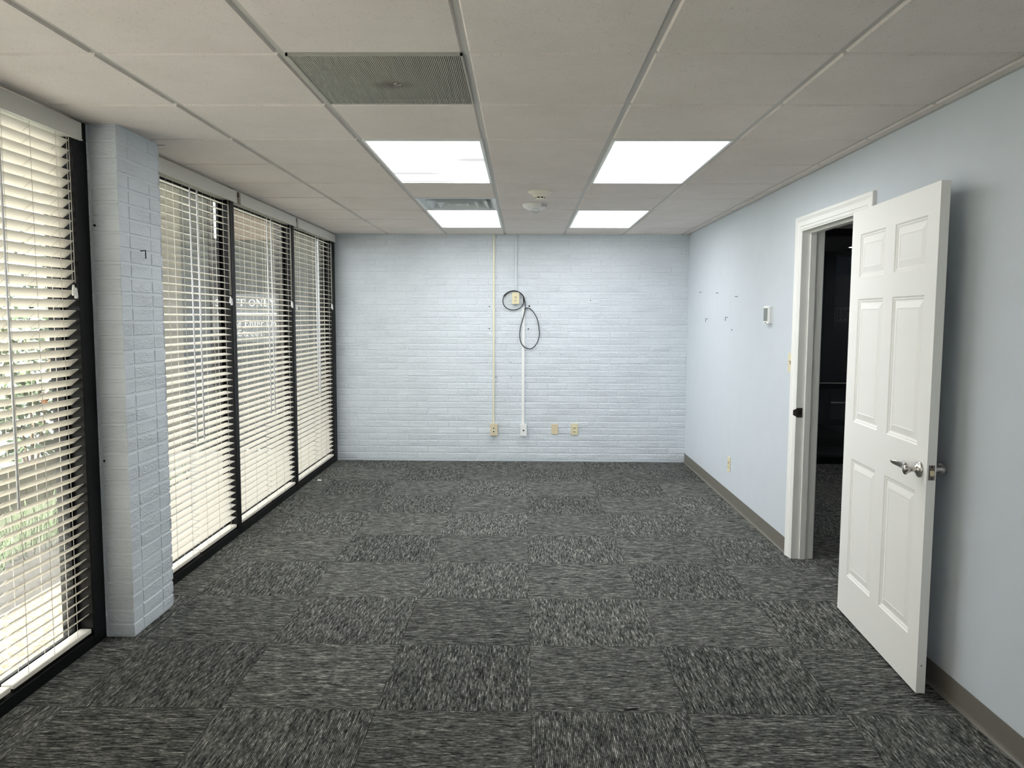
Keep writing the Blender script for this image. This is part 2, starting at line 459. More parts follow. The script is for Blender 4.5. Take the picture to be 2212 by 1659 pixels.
# ceiling lights
def ceiling_light(c, r, label, lens):
    x0, x1 = CX0+c*T+.012, CX0+(c+1)*T-.012; y0, y1 = CY0+r*T+.012, CY0+(r+2)*T-.012
    t = thing('ceiling_light', label, 'ceiling light', ((x0+x1)/2, (y0+y1)/2, H), 'recessed fluorescent panels')
    w = .014; f = MB()
    for a, b, p, q in ((x0, x1, y0, y0+w), (x0, x1, y1-w, y1), (x0, x0+w, y0+w, y1-w), (x1-w, x1, y0+w, y1-w)): f.box(a, b, p, q, H-.003, H+.03)
    f.box(x0, x1, y0, y1, H+.03, H+.045)
    f.build('frame', M['lampframe'], t)
    MB().box(x0+w, x1-w, y0+w, y1-w, H+.002, H+.006).build('diffuser', lens, t)
ceiling_light(1, 2, 'large lit ceiling panel with grey smudges, nearer of the two left of centre', M['lamp_streak'])
ceiling_light(3, 2, 'large clean lit ceiling panel, nearer of the two right of centre', M['lamp'])
ceiling_light(1, 6, 'small-looking lit ceiling panel touching the louvred air diffuser', M['lamp'])
ceiling_light(3, 6, 'small-looking lit ceiling panel right of the smoke detector, near brick wall', M['lamp'])

ceiling_light(1, -8, 'added unseen lit panel behind the viewer, over the window side', M['lamp'])  # unseen panels added to brighten surfaces facing the viewer
ceiling_light(3, -8, 'added unseen lit panel behind the viewer, over the door side', M['lamp'])

# return air grille
x0, x1, y0, y1 = CX0+T+.012, CX0+2*T-.012, CY0+.012, CY0+T-.012
t = thing('return_grille', 'grey finely slotted return air grille with a dusty centre in the ceiling', 'air grille', ((x0+x1)/2, (y0+y1)/2, H))
pn = MB(); n = 88; w = (x1-x0-.016)/n
for i in range(n): pn.box(x0+.008+i*w, x0+.008+i*w+w*.56, y0+.006, y1-.006, H+.001, H+.004)
pn.build('grille_bars', M['perf'], t)
fm = MB()
for a, b, p, q in ((x0, x1, y0, y0+.007), (x0, x1, y1-.007, y1), (x0, x0+.008, y0, y1), (x1-.008, x1, y0, y1)): fm.box(a, b, p, q, H-.001, H+.012)
fm.build('frame', M['perf'], t)
MB().box(x0, x1, y0, y1, H+.02, H+.024).build('backing', plain('grey_filter', lin(78, 78, 74), .9), t)
xc, yc = (x0+x1)/2+.03, (y0+y1)/2+.02
MB().tube([(xc+.012*math.cos(q*.35), yc+.012*math.sin(q*.35), H-.001) for q in range(14)], .0022, 6).build('pull_ring', M['grid'], t)

# supply diffuser: nested cones
x0, x1, y0, y1 = CX0+T+.012, CX0+2*T-.012, CY0+5*T+.012, CY0+6*T-.012
cx, cy = (x0+x1)/2, (y0+y1)/2
t = thing('air_diffuser', 'white square louvred air diffuser between two lit panels in the ceiling', 'air diffuser', (cx, cy, H))
def ringf(mb, h0, z0, h1, z1, th=.003):
    sq = lambda h, z: [(cx-h, cy-h, z), (cx+h, cy-h, z), (cx+h, cy+h, z), (cx-h, cy+h, z)]
    a, b, c, d = sq(h0, z0), sq(h1, z1), sq(h1-th, z1), sq(h0-th, z0)
    for i in range(4):
        j = (i+1) % 4
        mb.quad(a[i], a[j], b[j], b[i]); mb.quad(b[i], b[j], c[j], c[i]); mb.quad(c[i], c[j], d[j], d[i]); mb.quad(d[i], d[j], a[j], a[i])
hw = (x1-x0)/2
fr = MB(); ringf(fr, hw, H+.02, hw, H-.002, .02); ringf(fr, hw-.02, H-.002, hw-.11, H+.06)
fr.build('frame', M['diffmetal'], t)
for h in (.225, .15, .08):
    cn = MB(); ringf(cn, h, H-.008, h-.065, H+.05); cn.build('louvre', M['diffmetal'], t)
MB().box(cx-.02, cx+.02, cy-.02, cy+.02, H-.004, H+.0).build('centre_plate', M['diffmetal'], t)
MB().box(x0+.02, x1-.02, y0+.02, y1-.02, H+.066, H+.07).build('backing', M['plenum'], t)

# smoke detector and fire strobe
sx, sy = .112, 5.37
t = thing('smoke_detector', 'round off-white smoke detector stepped to a narrow tip on ceiling', 'smoke detector', (sx, sy, H))
MB().lathe([(.084, .002), (.084, -.005), (.06, -.020), (.053, -.022)], (sx, sy, H)).build('base', M['detector'], t)
MB().lathe([(.052, -.022), (.05, -.029), (.038, -.037), (.034, -.038)], (sx, sy, H)).build('body', M['detector'], t)
MB().lathe([(.03, -.036), (.03, -.046)], (sx, sy, H)).build('vent_band', M['hole'], t)
cg = MB().lathe([(.032, -.046), (.03, -.051), (.018, -.054)], (sx, sy, H))
for q in range(8):
    a = q*PI/4+PI/2; cg.tube([(sx+.033*math.cos(a), sy+.033*math.sin(a), H-.037), (sx+.033*math.cos(a), sy+.033*math.sin(a), H-.048)], .0035, 6)
cg.build('cage', M['detector'], t)
fx, fy = .085, 5.96
# serif lettering built from strokes --------------------------------------------------------------
def arc(cx, cy, rx, ry, a0, a1, n=9): return [(cx+rx*math.cos(math.radians(a0+(a1-a0)*i/n)), cy+ry*math.sin(math.radians(a0+(a1-a0)*i/n))) for i in range(n+1)]
K, t_ = .2, .075    # thick and thin strokes
def sf(x, y, w=.34): return ([(x-w/2, y), (x+w/2, y)], t_)
GL = {
 'S': (.62, [(arc(.31, .74, .2, .22, 40, 270, 10)+arc(.31, .27, .22, .24, 90, -140, 10), .12), ([(.48, .78), (.48, .98)], .05), ([(.1, .02), (.1, .24)], .05)]),
 'T': (.78, [([(.39, 0), (.39, 1)], K), ([(.04, .97), (.74, .97)], t_), ([(.06, .98), (.06, .72)], t_), ([(.72, .98), (.72, .72)], t_), sf(.39, .03)]),
 'A': (.82, [([(.1, .03), (.4, .98)], t_), ([(.4, .98), (.68, .03)], K), ([(.22, .36), (.58, .36)], t_), sf(.11, .03, .26), sf(.68, .03)]),
 'F': (.68, [([(.2, 0), (.2, 1)], K), ([(.04, .97), (.62, .97)], t_), ([(.6, .98), (.6, .72)], t_), ([(.2, .52), (.45, .52)], t_), ([(.45, .64), (.45, .4)], t_), sf(.2, .03)]),
 'O': (.86, [(arc(.43, .5, .33, .45, 0, 360, 24), .13)]),
 'N': (.86, [([(.17, .03), (.17, .97)], t_), ([(.17, .97), (.7, .03)], K), ([(.7, .03), (.7, .97)], t_), sf(.17, .03, .28), sf(.14, .97, .24), sf(.7, .97, .28)]),
 'L': (.7, [([(.2, 0), (.2, 1)], K), ([(.04, .03), (.64, .03)], t_), ([(.63, .02), (.63, .3)], t_), sf(.2, .97)]),
 'Y': (.78, [([(.12, .97), (.4, .45)], K), ([(.66, .97), (.4, .45)], t_), ([(.4, .5), (.4, 0)], K), sf(.14, .97, .28), sf(.65, .97, .24), sf(.4, .03)]),
 'P': (.68, [([(.2, 0), (.2, 1)], K), (arc(.3, .74, .26, .22, 90, -90, 10), .11), ([(.05, .97), (.32, .97)], t_), ([(.2, .52), (.32, .52)], t_), sf(.2, .03)]),
 'E': (.7, [([(.2, 0), (.2, 1)], K), ([(.04, .97), (.62, .97)], t_), ([(.04, .03), (.64, .03)], t_), ([(.2, .52), (.45, .52)], t_), ([(.61, .98), (.61, .74)], t_), ([(.63, .02), (.63, .28)], t_), ([(.45, .64), (.45, .4)], t_)]),
 'B': (.74, [([(.2, 0), (.2, 1)], K), (arc(.33, .75, .24, .21, 90, -90, 10), .12), (arc(.33, .28, .29, .25, 90, -90, 10), .12), ([(.04, .97), (.34, .97)], t_), ([(.04, .03), (.34, .03)], t_), ([(.2, .53), (.36, .53)], t_)]),
 'l': (.36, [([(.18, 0), (.18, 1)], .14), sf(.18, .03, .3), ([(.05, .98), (.2, .98)], t_)]),
 'h': (.68, [([(.17, 0), (.17, 1)], .14), (arc(.34, .44, .17, .2, 165, 0, 8)+[(.51, 0)], .12), sf(.17, .03, .28), sf(.52, .03, .26), ([(.05, .98), (.2, .98)], t_)]),
 't': (.42, [([(.2, .86), (.2, .14)], .13), (arc(.3, .14, .1, .11, 180, 330, 6), .07), ([(.04, .64), (.38, .64)], t_)]),
 'n': (.68, [([(.17, 0), (.17, .66)], .14), (arc(.34, .44, .17, .2, 165, 0, 8)+[(.51, 0)], .12), sf(.17, .03, .28), sf(.52, .03, .26), ([(.05, .64), (.2, .64)], t_)]),
 'r': (.5, [([(.17, 0), (.17, .66)], .14), (arc(.34, .48, .15, .16, 165, 50, 6), .1), sf(.17, .03, .3), ([(.05, .64), (.2, .64)], t_)]),
 'e': (.56, [(arc(.28, .33, .2, .3, 5, 320, 16), .1), ([(.12, .36), (.46, .36)], t_)]),
 'a': (.56, [(arc(.24, .2, .15, .17, 0, 360, 14), .08), ([(.42, .02), (.42, .42)], .12), (arc(.28, .44, .15, .18, 0, 160, 8), .07)]),
 's': (.48, [(arc(.24, .48, .14, .14, 40, 270, 8)+arc(.24, .18, .15, .16, 90, -140, 8), .09)]),
 'I': (.4, [([(.2, 0), (.2, 1)], K), sf(.2, .03), sf(.2, .97)]),
 'R': (.76, [([(.2, 0), (.2, 1)], K), (arc(.3, .74, .26, .22, 90, -90, 10), .11), ([(.05, .97), (.32, .97)], t_), ([(.34, .52), (.64, .03)], .13), sf(.2, .03), sf(.66, .03, .2)]),
}
def text_width(s, h, sp): return sum((GL[c][0] if c != ' ' else .34)*h*sp for c in s)
def lettering(mb, s, origin, ux, uz, h, nrm, sp=1.0, th=.0008):
    """flat letters lying on a surface; origin = left end of the baseline"""
    o, ux, uz, nrm = Vector(origin), Vector(ux), Vector(uz), Vector(nrm); cur = 0; lay = 0
    for c in s:
        if c == ' ': cur += .34*h*sp; continue
        wd, strokes = GL[c]
        for pts, w in strokes:
            lay += 1; q = nrm*(th+.00002*(lay % 5)); P = [Vector((p[0]*h*sp+cur, p[1]*h)) for p in pts]
            vs = []
            for i, p in enumerate(P):
                d = (P[min(i+1, len(P)-1)]-P[max(i-1, 0)]).normalized(); nn = Vector((-d.y, d.x))*w*h/2
                for r in (p+nn, p-nn): vs.append(o+ux*r.x+uz*r.y+q)
            mb.add(vs, [(2*i, 2*i+1, 2*i+3, 2*i+2) for i in range(len(P)-1)])
        cur += wd*h*sp

t = thing('ceiling_strobe', 'white ceiling fire strobe with clear bulb lens and dark red lettering', 'alarm strobe', (fx, fy, H))
MB().lathe([(.094, .003), (.094, -.010), (.085, -.027), (.06, -.039), (.03, -.042)], (fx, fy, H)).build('body', M['strobe'], t)
MB().lathe([(.034, -.040), (.036, -.05), (.03, -.062), (.016, -.071), (.004, -.073)], (fx+.005, fy-.03, H), n=20).build('lens', M['lens'], t)
MB().lathe([(.026, -.038), (.02, -.049), (.006, -.054)], (fx+.005, fy-.03, H), n=16).build('flash_tube', M['white_plastic'], t)
lt = MB(); a = -1.02
for i, ch in enumerate('FIRE'):
    q = a+i*.165; R = .091; o = Vector((fx+R*math.cos(q), fy+R*math.sin(q), H-.026))
    tx = Vector((-math.sin(q), math.cos(q), 0)); nn = Vector((math.cos(q), math.sin(q), -.5)).normalized(); uz = Vector((math.cos(q)*.4, math.sin(q)*.4, 1)).normalized()
    lettering(lt, ch, o+nn*.0015, tx, uz, .02, nn, .75)
lt.build('lettering', M['red'], t, fixn=False)

# ------------------------------------------------------------------ windows
openings = {1: (2.30, 3.41), 2: (3.99, 5.215), 3: (5.285, 6.595), 4: (6.66, 7.965)}
XB = -2.038
def window(n, y0, y1, ja, jb, label):
    """ja, jb: outer limits of the uprights owned by this window"""
    t = thing(f'window_{n}', label, 'window', (XF, (y0+y1)/2, 0), None, 'structure')
    f = MB()
    f.box(-2.11 if n == 2 else XB, XF, ja, y0, 0, H); f.box(-2.11 if n in (1, 4) else XB, XF, y1, jb, 0, H)
    f.build('frame', M['black'], t, bevel=.003)
    MB().box(XB, XF, y0, y1, 0, .055).build('sill', M['black'], t, bevel=.003)
    MB().box(XB, -2.028, y0, y1, 2.30, H).build('header', M['black'], t)
    st = MB()
    for a, b, c, d in ((y0, y0+.03, .055, 2.30), (y1-.03, y1, .055, 2.30), (y0+.03, y1-.03, .055, .085), (y0+.03, y1-.03, 2.27, 2.30)): st.box(-2.05, -2.034, a, b, c, d)
    st.build('glazing_bead', M['black'], t)
    MB().box(-2.042, -2.037, y0+.02, y1-.02, .07, 2.28).build('pane', M['glass'], t)
window(1, *openings[1], 2.23, 3.515, 'black framed window nearest the viewer')
window(2, *openings[2], 3.93, 5.25, 'black framed window just past the brick pillar')
window(3, *openings[3], 5.25, 6.627, 'black framed window, middle of the three past the pillar')
window(4, *openings[4], 6.627, BY, 'black framed window in the far corner by the brick wall')

window(7, .99, 2.23, .92, 2.23, 'black framed window beside the viewer')
window(8, -.32, .92, -.46, .92, 'black framed window behind the viewer')

SL0, SL1 = -2.024, -1.974
def blind(y0, y1, tilt, label, wand, cords, wand_z=.765, seed=0, tassel=1.61):
    rnd = random.Random(seed)
    t = thing('window_blind', label, 'blind', (-2.0, (y0+y1)/2, .06), 'white horizontal blinds in the windows')
    xc = (SL0+SL1)/2; s = MB(); half = .025; th = .0013; n = 50; top, pitch = 2.262, .0433
    zs = []
    for i in range(n):
        z = top-i*pitch; zs.append(z)
        a = math.radians(tilt+rnd.uniform(-1.2, 1.2)); dz0, dz1 = rnd.uniform(-.0012, .0012), rnd.uniform(-.0012, .0012)
        e0, e1 = y0+rnd.uniform(0, .004), y1-rnd.uniform(0, .004)
        dx, dz = math.cos(a)*half, math.sin(a)*half; nx, nz = -math.sin(a)*th, math.cos(a)*th
        v = []
        for yy, dd in ((e0, dz0), (e1, dz1)):
            v += [(xc-dx-nx, yy, z-dz-nz+dd), (xc+dx-nx, yy, z+dz-nz+dd), (xc+dx+nx, yy, z+dz+nz+dd), (xc-dx+nx, yy, z-dz+nz+dd)]
        s.add(v, [(0,1,2,3),(7,6,5,4),(0,4,5,1),(1,5,6,2),(2,6,7,3),(3,7,4,0)])
    s.build('slats', M['slatw'], t)
    MB().box(xc-.026, xc+.026, y0, y1, .066, .086).build('bottom_rail', M['slatw'], t, bevel=.003)
    MB().box(xc-.026, xc+.02, y0, y1, 2.292, 2.34).build('head_rail', M['valance'], t)
    c = MB(); a = math.radians(tilt)
    ln = y1-y0; lad = [y0+.1, y1-.1] + ([(y0+y1)/2] if ln > .52 else [])
    for y in lad:
        for sx in (-1, 1):
            xx = xc+sx*half*math.cos(a)+sx*.0012
            c.box(xx-.0008, xx+.0008, y-.001, y+.001, .08, 2.292)
        for z in zs:
            dx, dz = math.cos(a)*half, math.sin(a)*half
            p, q = (xc-dx, z-dz-.002), (xc+dx, z+dz-.002)
            c.quad((p[0], y-.001, p[1]), (p[0], y+.006, p[1]), (q[0], y+.006, q[1]), (q[0], y-.001, q[1]))
    c.build('ladder_cord', M['cord'], t, fixn=False)
    if wand:
        w = MB().tube([(-1.9645, wand, 2.28), (-1.963, wand+.004, wand_z)], .0048, 8)
        w.tube([(-1.968, wand, 2.30), (-1.9645, wand, 2.275)], .003, 6); w.build('tilt_wand', M['wand'], t)
    if cords:
        yk = cords; l = MB()
        for k in (-.008, .008): l.tube([(-1.968, yk+k, 2.295), (-1.967, yk+k*1.3, tassel+.05)], .0013, 6)
        lc = l.build('lift_cord', M['cord'], t)
        for k in (-.010, .009):
            MB().lathe([(.003, .042), (.005, .034), (.0078, .004), (.0074, -.004), (.003, -.006)], (-1.964, yk+k, tassel+(0 if k < 0 else -.012)), n=12).build('tassel', M['white_plastic'], lc)
A, B = 39, -10
blind(1.0, 2.22, A, 'white blind beside the viewer, outside the picture', None, None, seed=9)
blind(-.31, .91, A, 'white blind behind the viewer, outside the picture', None, None, seed=10)
blind(2.306, 2.845, A, 'partly closed white blind cut off at the left edge of the picture', None, None, seed=1)
blind(2.862, 3.405, A, 'partly closed white blind right against the near side of the brick pillar', 2.925, 3.375, seed=2)
blind(3.995, 4.603, B, 'white blind half hidden behind the brick pillar', 4.585, None, seed=3)
blind(4.622, 5.208, B-1, 'white blind with hanging tassel, left of the first black mullion past the pillar', 4.685, 5.19, seed=4)
blind(5.292, 5.965, B, 'white blind right of the first black mullion past the pillar', 5.955, None, seed=5)
blind(5.985, 6.588, B-1.5, 'white blind left of the second black mullion past the pillar', 6.05, 6.565, seed=6)
blind(6.667, 7.36, B, 'white blind right of the second black mullion past the pillar', 7.35, 6.69, seed=7, tassel=1.585)
blind(7.378, 7.958, B-2, 'white blind in the far corner touching the brick end wall', 7.44, 7.945, seed=8)
for (a, b, lab) in ((2.20, 3.45, 'white valance board over the nearest window, ending at the brick pillar'), (3.95, 5.30, 'white valance board starting behind the brick pillar'),
                    (5.365, 6.67, 'white valance board, middle of the three past the pillar'), (6.72, 8.055, 'white valance board ending in the far corner')):
    v = MB()
    v.box(-1.956, -1.947, a, b, 2.287, 2.362); v.box(-1.9565, -1.943, a, b, 2.284, 2.290)
    tag(v.build('valance', M['valance'], None, (-1.951, (a+b)/2, 2.32)), lab, 'valance', 'valance boards above the blinds')

# ------------------------------------------------------------------ doorway
jm = MB()
jm.box(XR-.006, XR+.13, YF, YF+.02, 0, ZT+.02); jm.box(XR-.006, XR+.13, YN-.02, YN, 0, ZT+.02); jm.box(XR-.006, XR+.13, YN, YF, ZT, ZT+.02)
jamb = jm.build('trim_2', M['white'], None, (XR, YF, 0)); struct(jamb, 'white door jamb lining the doorway', 'door jamb')
sp = MB(); sp.box(XR+.045, XR+.08, YF-.012, YF, 0, ZT); sp.box(XR+.045, XR+.08, YN, YN+.012, 0, ZT); sp.box(XR+.045, XR+.08, YN+.012, YF-.012, ZT-.012, ZT)
sp.build('door_stop', M['white'], jamb)
def casing(mb, xw, sgn):
    prof = [(0, 0), (0, .006), (.004, .010), (.012, .011), (.014, .0085), (.02, .0085), (.024, .0125), (.05, .0135), (.058, .0165), (.062, .0145), (.066, .0175), (.080, .0185), (.083, .016), (.083, 0)]
    a, b, z = YF+.005, YN-.005, ZT+.005
    rows = [[(xw+sgn*h, a+w, 0) for w, h in prof], [(xw+sgn*h, a+w, z+w) for w, h in prof], [(xw+sgn*h, b-w, z+w) for w, h in prof], [(xw+sgn*h, b-w, 0) for w, h in prof]]
    n = len(prof); vs = [p for r in rows for p in r]
    fs = [[i*n+j, i*n+j+1, (i+1)*n+j+1, (i+1)*n+j] for i in range(3) for j in range(n-1)]
    fs += [list(range(n)), list(range(3*n, 4*n))]
    mb.add(vs, fs)
cs = MB(); casing(cs, XR, -1); struct(cs.build('trim_3', M['white'], None, (XR, YF, 0)), 'white moulded casing around the doorway', 'door casing')
cs = MB(); casing(cs, XR+.127, 1); struct(cs.build('trim_4', M['white'], None, (XR+.12, YF, 0)), 'casing on the hall side of the doorway', 'door casing')
sk = MB().box(XR-.002, XR+.034, YF-.0025, YF+.0005, .903, .963); 
sk.frustum([(XR-.002, YF-.0025, .907), (XR-.002, YF+.0005, .907), (XR-.002, YF+.0005, .959), (XR-.002, YF-.0025, .959)], [(XR-.022, YF+.004, .918), (XR-.022, YF+.0065, .918), (XR-.022, YF+.0065, .948), (XR-.022, YF+.004, .948)])
stp = sk.build('strike_plate', M['bronze'], jamb, bevel=.001)
MB().box(XR+.012, XR+.026, YF-.0032, YF-.002, .922, .945).build('latch_hole', M['hole'], stp)

# door leaf (door_1) : local u along the leaf from the hinge, d = proud of the front face
DA, DL = Vector((1.652, 3.95, 0)), .932
du = Vector((-.06438, -.99793, 0)); dn = Vector((-.99793, .06438, 0))
def D(u, z, d): return tuple(DA+du*u+dn*d+Vector((0, 0, z)))
Z0, Z1, TH = .014, 2.046, .035
lf = MB()
cols = [(.112, .417), (.523, .833)]; rws = [(.222, .823), (1.008, 1.614), (1.718, 1.928)]
us = [0, .112, .417, .523, .833, DL]; zs = [Z0, .222, .823, 1.008, 1.614, 1.718, 1.928, Z1]
for i in range(5):
    for j in range(7):
        if i in (1, 3) and j in (1, 3, 5):
            lv = [(0, 0), (.006, -.005), (.011, -.005), (.016, -.0085), (.022, -.0085), (.05, -.002), (.053, -.0035)]
            a, b, c, d = us[i], us[i+1], zs[j], zs[j+1]
            rings = [[D(a+o, c+o, h), D(b-o, c+o, h), D(b-o, d-o, h), D(a+o, d-o, h)] for o, h in lv]
            for r in range(len(rings)-1): lf.frustum(rings[r], rings[r+1], cap0=False); lf.f.pop(); lf.mi.pop(); lf.sm.pop()
            lf.quad(*rings[-1])
        else: lf.quad(D(us[i], zs[j], 0), D(us[i+1], zs[j], 0), D(us[i+1], zs[j+1], 0), D(us[i], zs[j+1], 0))
lf.quad(D(0, Z0, -TH), D(DL, Z0, -TH), D(DL, Z1, -TH), D(0, Z1, -TH))
def strip(uv): 
    for k in range(len(uv)-1):
        (a, c), (b, d) = uv[k], uv[k+1]; lf.quad(D(a, c, 0), D(b, d, 0), D(b, d, -TH), D(a, c, -TH))
strip([(u, Z0) for u in us]); strip([(u, Z1) for u in us]); strip([(0, z) for z in zs]); strip([(DL, z) for z in zs])
me = lf
door = me.build('door_1', M['door'], None, tuple(DA+Vector((0, 0, Z0))), fixn=False)
bm = bmesh.new(); bm.from_mesh(door.data); bmesh.ops.remove_doubles(bm, verts=bm.verts, dist=1e-5); bmesh.ops.recalc_face_normals(bm, faces=bm.faces); bm.to_mesh(door.data); bm.free()
struct(door, 'white six-panel door standing open against the right wall', 'door')
def local(mb, f, *a, **k):
    s = len(mb.v); f(*a, **k)
    for i in range(s, len(mb.v)): mb.v[i] = D(*mb.v[i])
    return mb
for side, nm in ((1, 0), (-1, 1)):
    d0 = 0 if side > 0 else -TH
    hu, hz = .868, .917
    h = MB(); n = 28
    def lat(prof):
        vs = [(hu+r*math.cos(2*PI*j/n), hz+r*math.sin(2*PI*j/n), d0+side*hh) for r, hh in prof for j in range(n)]
        fs = [[i*n+j, i*n+(j+1) % n, (i+1)*n+(j+1) % n, (i+1)*n+j] for i in range(len(prof)-1) for j in range(n)] + [[(len(prof)-1)*n+j for j in range(n)]]
        h.add(vs, fs, 0, True)
    local(h, lat, [(.0335, 0), (.0335, .004), (.031, .0075), (.028, .0085), (.022, .011), (.014, .018), (.0125, .022)])
    hd = h.build('door_handle', M['steel'], door)
    nk = MB(); h = nk
    local(nk, lat, [(.0125, .02), (.0115, .03), (.0125, .032), (.0125, .038), (.0165, .042), (.0168, .052), (.0155, .06), (.009, .063)])
    nk.build('neck', M['steel'], hd)
    # wave lever pointing to the hinge: broad thin blade that rises and curls
    lv = MB(); st = []
    for k in range(13):
        q = k/12; u = hu-.004-.112*q; w = .015*(1-q)**1.0+.0095+.003*math.sin(q*PI); zc = hz+.004*math.sin(q*4.2)+.012*q*q; dd = d0+side*(.052-.012*math.sin(q*PI*1.0)+.012*q*q); tw = .55*q
        th = .0105*(1-q)+.0035
        st.append([(u, zc+w*math.cos(an)*math.cos(tw)-th*math.sin(an)*math.sin(tw), dd+side*(w*math.cos(an)*math.sin(tw)+th*math.sin(an)*math.cos(tw))) for an in [2*PI*j/14 for j in range(14)]])
    vs = [D(*p) for r in st for p in r]
    fs = [[i*14+j, i*14+(j+1) % 14, (i+1)*14+(j+1) % 14, (i+1)*14+j] for i in range(12) for j in range(14)] + [list(range(13, -1, -1)), [12*14+j for j in range(14)]]
    lv.add(vs, fs, 0, True); lv.build('lever', M['steel'], hd)
lp = MB(); local(lp, lp.box, DL, DL+.0015, .885, .945, -.03, -.006)
lpo = lp.build('latch_plate', M['latch'], door, bevel=.0008)
lb = MB(); local(lb, lb.box, DL+.001, DL+.010, .903, .925, -.026, -.011); lb.build('latch_bolt', M['brass'], lpo, bevel=.003)
for zz in (.892, .938):
    sc = MB(); local(sc, sc.box, DL+.001, DL+.0022, zz-.003, zz+.003, -.021, -.015); sc.build('screw', M['hole'], lpo)
hl = MB(); local(hl, hl.box, DL, DL+.0006, .126, .131, -.0185, -.0145); hl.build('screw_hole', M['hole'], door)
for zz in (.22, 1.03, 1.84):
    hg = MB().tube([(1.664+.002, 3.958, zz-.045), (1.664+.002, 3.958, zz+.045)], .006, 10); hg.build('hinge', M['latch'], door)

# baseboards
def baseb(y0, y1, name, lab):
    b = MB(); p = [(0, .098), (.003, .1), (.004, .098), (.004, .016), (.006, .008), (.014, .002), (.014, 0), (0, 0)]
    n = len(p); vs = [(XR-d, y, z) for y in (y0, y1) for d, z in p]
    b.add(vs, [[j, (j+1) % n, n+(j+1) % n, n+j] for j in range(n)] + [list(range(n)), list(range(n, 2*n))])
    struct(b.build(name, M['base'], None, (XR, (y0+y1)/2, 0)), lab, 'baseboard')
baseb(REAR, YN-.09, 'baseboard_right', 'grey-brown vinyl baseboard behind the open door')
baseb(YF+.089, BY-.004, 'baseboard_far_right', 'grey-brown vinyl baseboard running to the brick wall')

# ------------------------------------------------------------------ things on the brick wall
def wx(px): return -.204+(px-1088)*.0048
def wz(py): return 1.70-(py-648)*.00485
F = BY-.001
r = MB(); r.box(-.317, -.296, F-.013, F, .40, H-.002); r.box(-.314, -.299, F-.015, F-.012, .40, H-.002)
tag(r.build('cable_raceway', M['ivory_pale'], None, (-.3065, F, 1.4), bevel=.002), 'long pale yellow raceway running from ceiling to beige jack box', 'raceway', 'surface raceways on the brick wall')
r = MB().box(-.088, -.066, F-.013, F, 1.775, H-.002)
tag(r.build('cable_raceway', M['painted_raceway'], None, (-.077, F, 2.1), bevel=.002), 'wall-coloured raceway from ceiling down to the ivory outlet box', 'raceway', 'surface raceways on the brick wall')
r = MB().box(-.012, .017, F-.014, F, .40, 1.615)
tag(r.build('cable_raceway', M['white_plastic'], None, (.003, F, 1.0), bevel=.002), 'white raceway below the black cable down to white jack box', 'raceway', 'surface raceways on the brick wall')

def wallbox(name, lab, cat, x0, x1, z0, z1, depth, mat, group=None):
    t = thing(name, lab, cat, ((x0+x1)/2, F, (z0+z1)/2), group)
    if depth > .015:
        MB().box(x0+.002, x1-.002, F-depth+.005, F, z0+.002, z1-.002).build('box', mat, t, bevel=.002)
    MB().box(x0, x1, F-depth, F-depth+.0055 if depth > .015 else F+.002, z0, z1).build('cover_plate', mat, t, bevel=.002)
    return t, F-depth
def duplex(t, y, xc, zc, mat, axis='y', XW=None):
    for dz in (.0195, -.0195):
        m = MB(); m.lathe([(.0165, 0), (.0165, -.0025), (.0155, -.003)], (0, 0, 0), 'y', 24)
        for i, v in enumerate(m.v): m.v[i] = (v[0], v[1], max(-.0125, min(.0125, v[2])))
        for i, v in enumerate(m.v): m.v[i] = (v[0]+xc, v[1]+y, v[2]+zc+dz) if axis == 'y' else (XW+v[1], y-v[0], v[2]+zc+dz)
        rc = m.build('receptacle', mat, t)
        s = MB()
        for a, b, c, d in ((-.0075, -.0055, -.001, .007), (.0055, .0075, -.0005, .0065), (-.002, .002, -.0085, -.0045)):
            if axis == 'y': s.box(xc+a, xc+b, y-.0036, y-.0028, zc+dz+c, zc+dz+d)
            else: s.box(XW-.0036, XW-.0028, y-b, y-a, zc+dz+c, zc+dz+d)
        s.build('slots', M['slot'], rc)
    s = MB()
    if axis == 'y': s.lathe([(.003, 0), (.003, -.0012)], (xc, y, zc), 'y', 10)
    else: s.lathe([(.003, 0), (.003, -.0012)], (XW, y, zc), 'x', 10)
    s.build('screw', M['slot'], t)
t, y = wallbox('outlet_box', 'ivory surface outlet box with black cable coiled around it', 'outlet', -.116, -.042, 1.658, 1.776, .045, M['ivory'], 'outlets and jacks on walls')
duplex(t, y, -.079, 1.716, M['ivory'])
t, y = wallbox('jack_box', 'beige surface box with two dark jack holes under the yellow raceway', 'wall jack', -.337, -.264, .279, .402, .042, M['beige'], 'outlets and jacks on walls')
for zc in (.360, .322):
    j = MB().box(-.314, -.292, y-.002, y, zc-.013, zc+.013).build('jack', M['ivory_pale'], t)
    MB().box(-.309, -.297, y-.0028, y-.0018, zc-.008, zc+.007).build('jack_hole', M['hole'], j)
t, y = wallbox('jack_box', 'white surface box with one dark jack hole under the white raceway', 'wall jack', -.024, .044, .277, .401, .042, M['white_plastic'], 'outlets and jacks on walls')
j = MB().box(-.004, .026, y-.002, y, .322, .352).build('jack', M['white_plastic'], t)
MB().box(.002, .020, y-.0028, y-.0018, .329, .342).build('jack_hole', M['hole'], j)
t, y = wallbox('blank_plate', 'plain ivory blank wall plate beside the duplex outlet', 'wall plate', .305, .373, .292, .401, .007, M['beige'])
for zc in (.30, .393): MB().lathe([(.003, 0), (.003, -.0012)], (.339, y, zc), 'y', 10).build('screw', M['ivory'], t)
t, y = wallbox('wall_outlet', 'ivory duplex outlet low on the brick wall, rightmost there', 'outlet', .510, .584, .284, .409, .008, M['ivory'], 'outlets and jacks on walls')
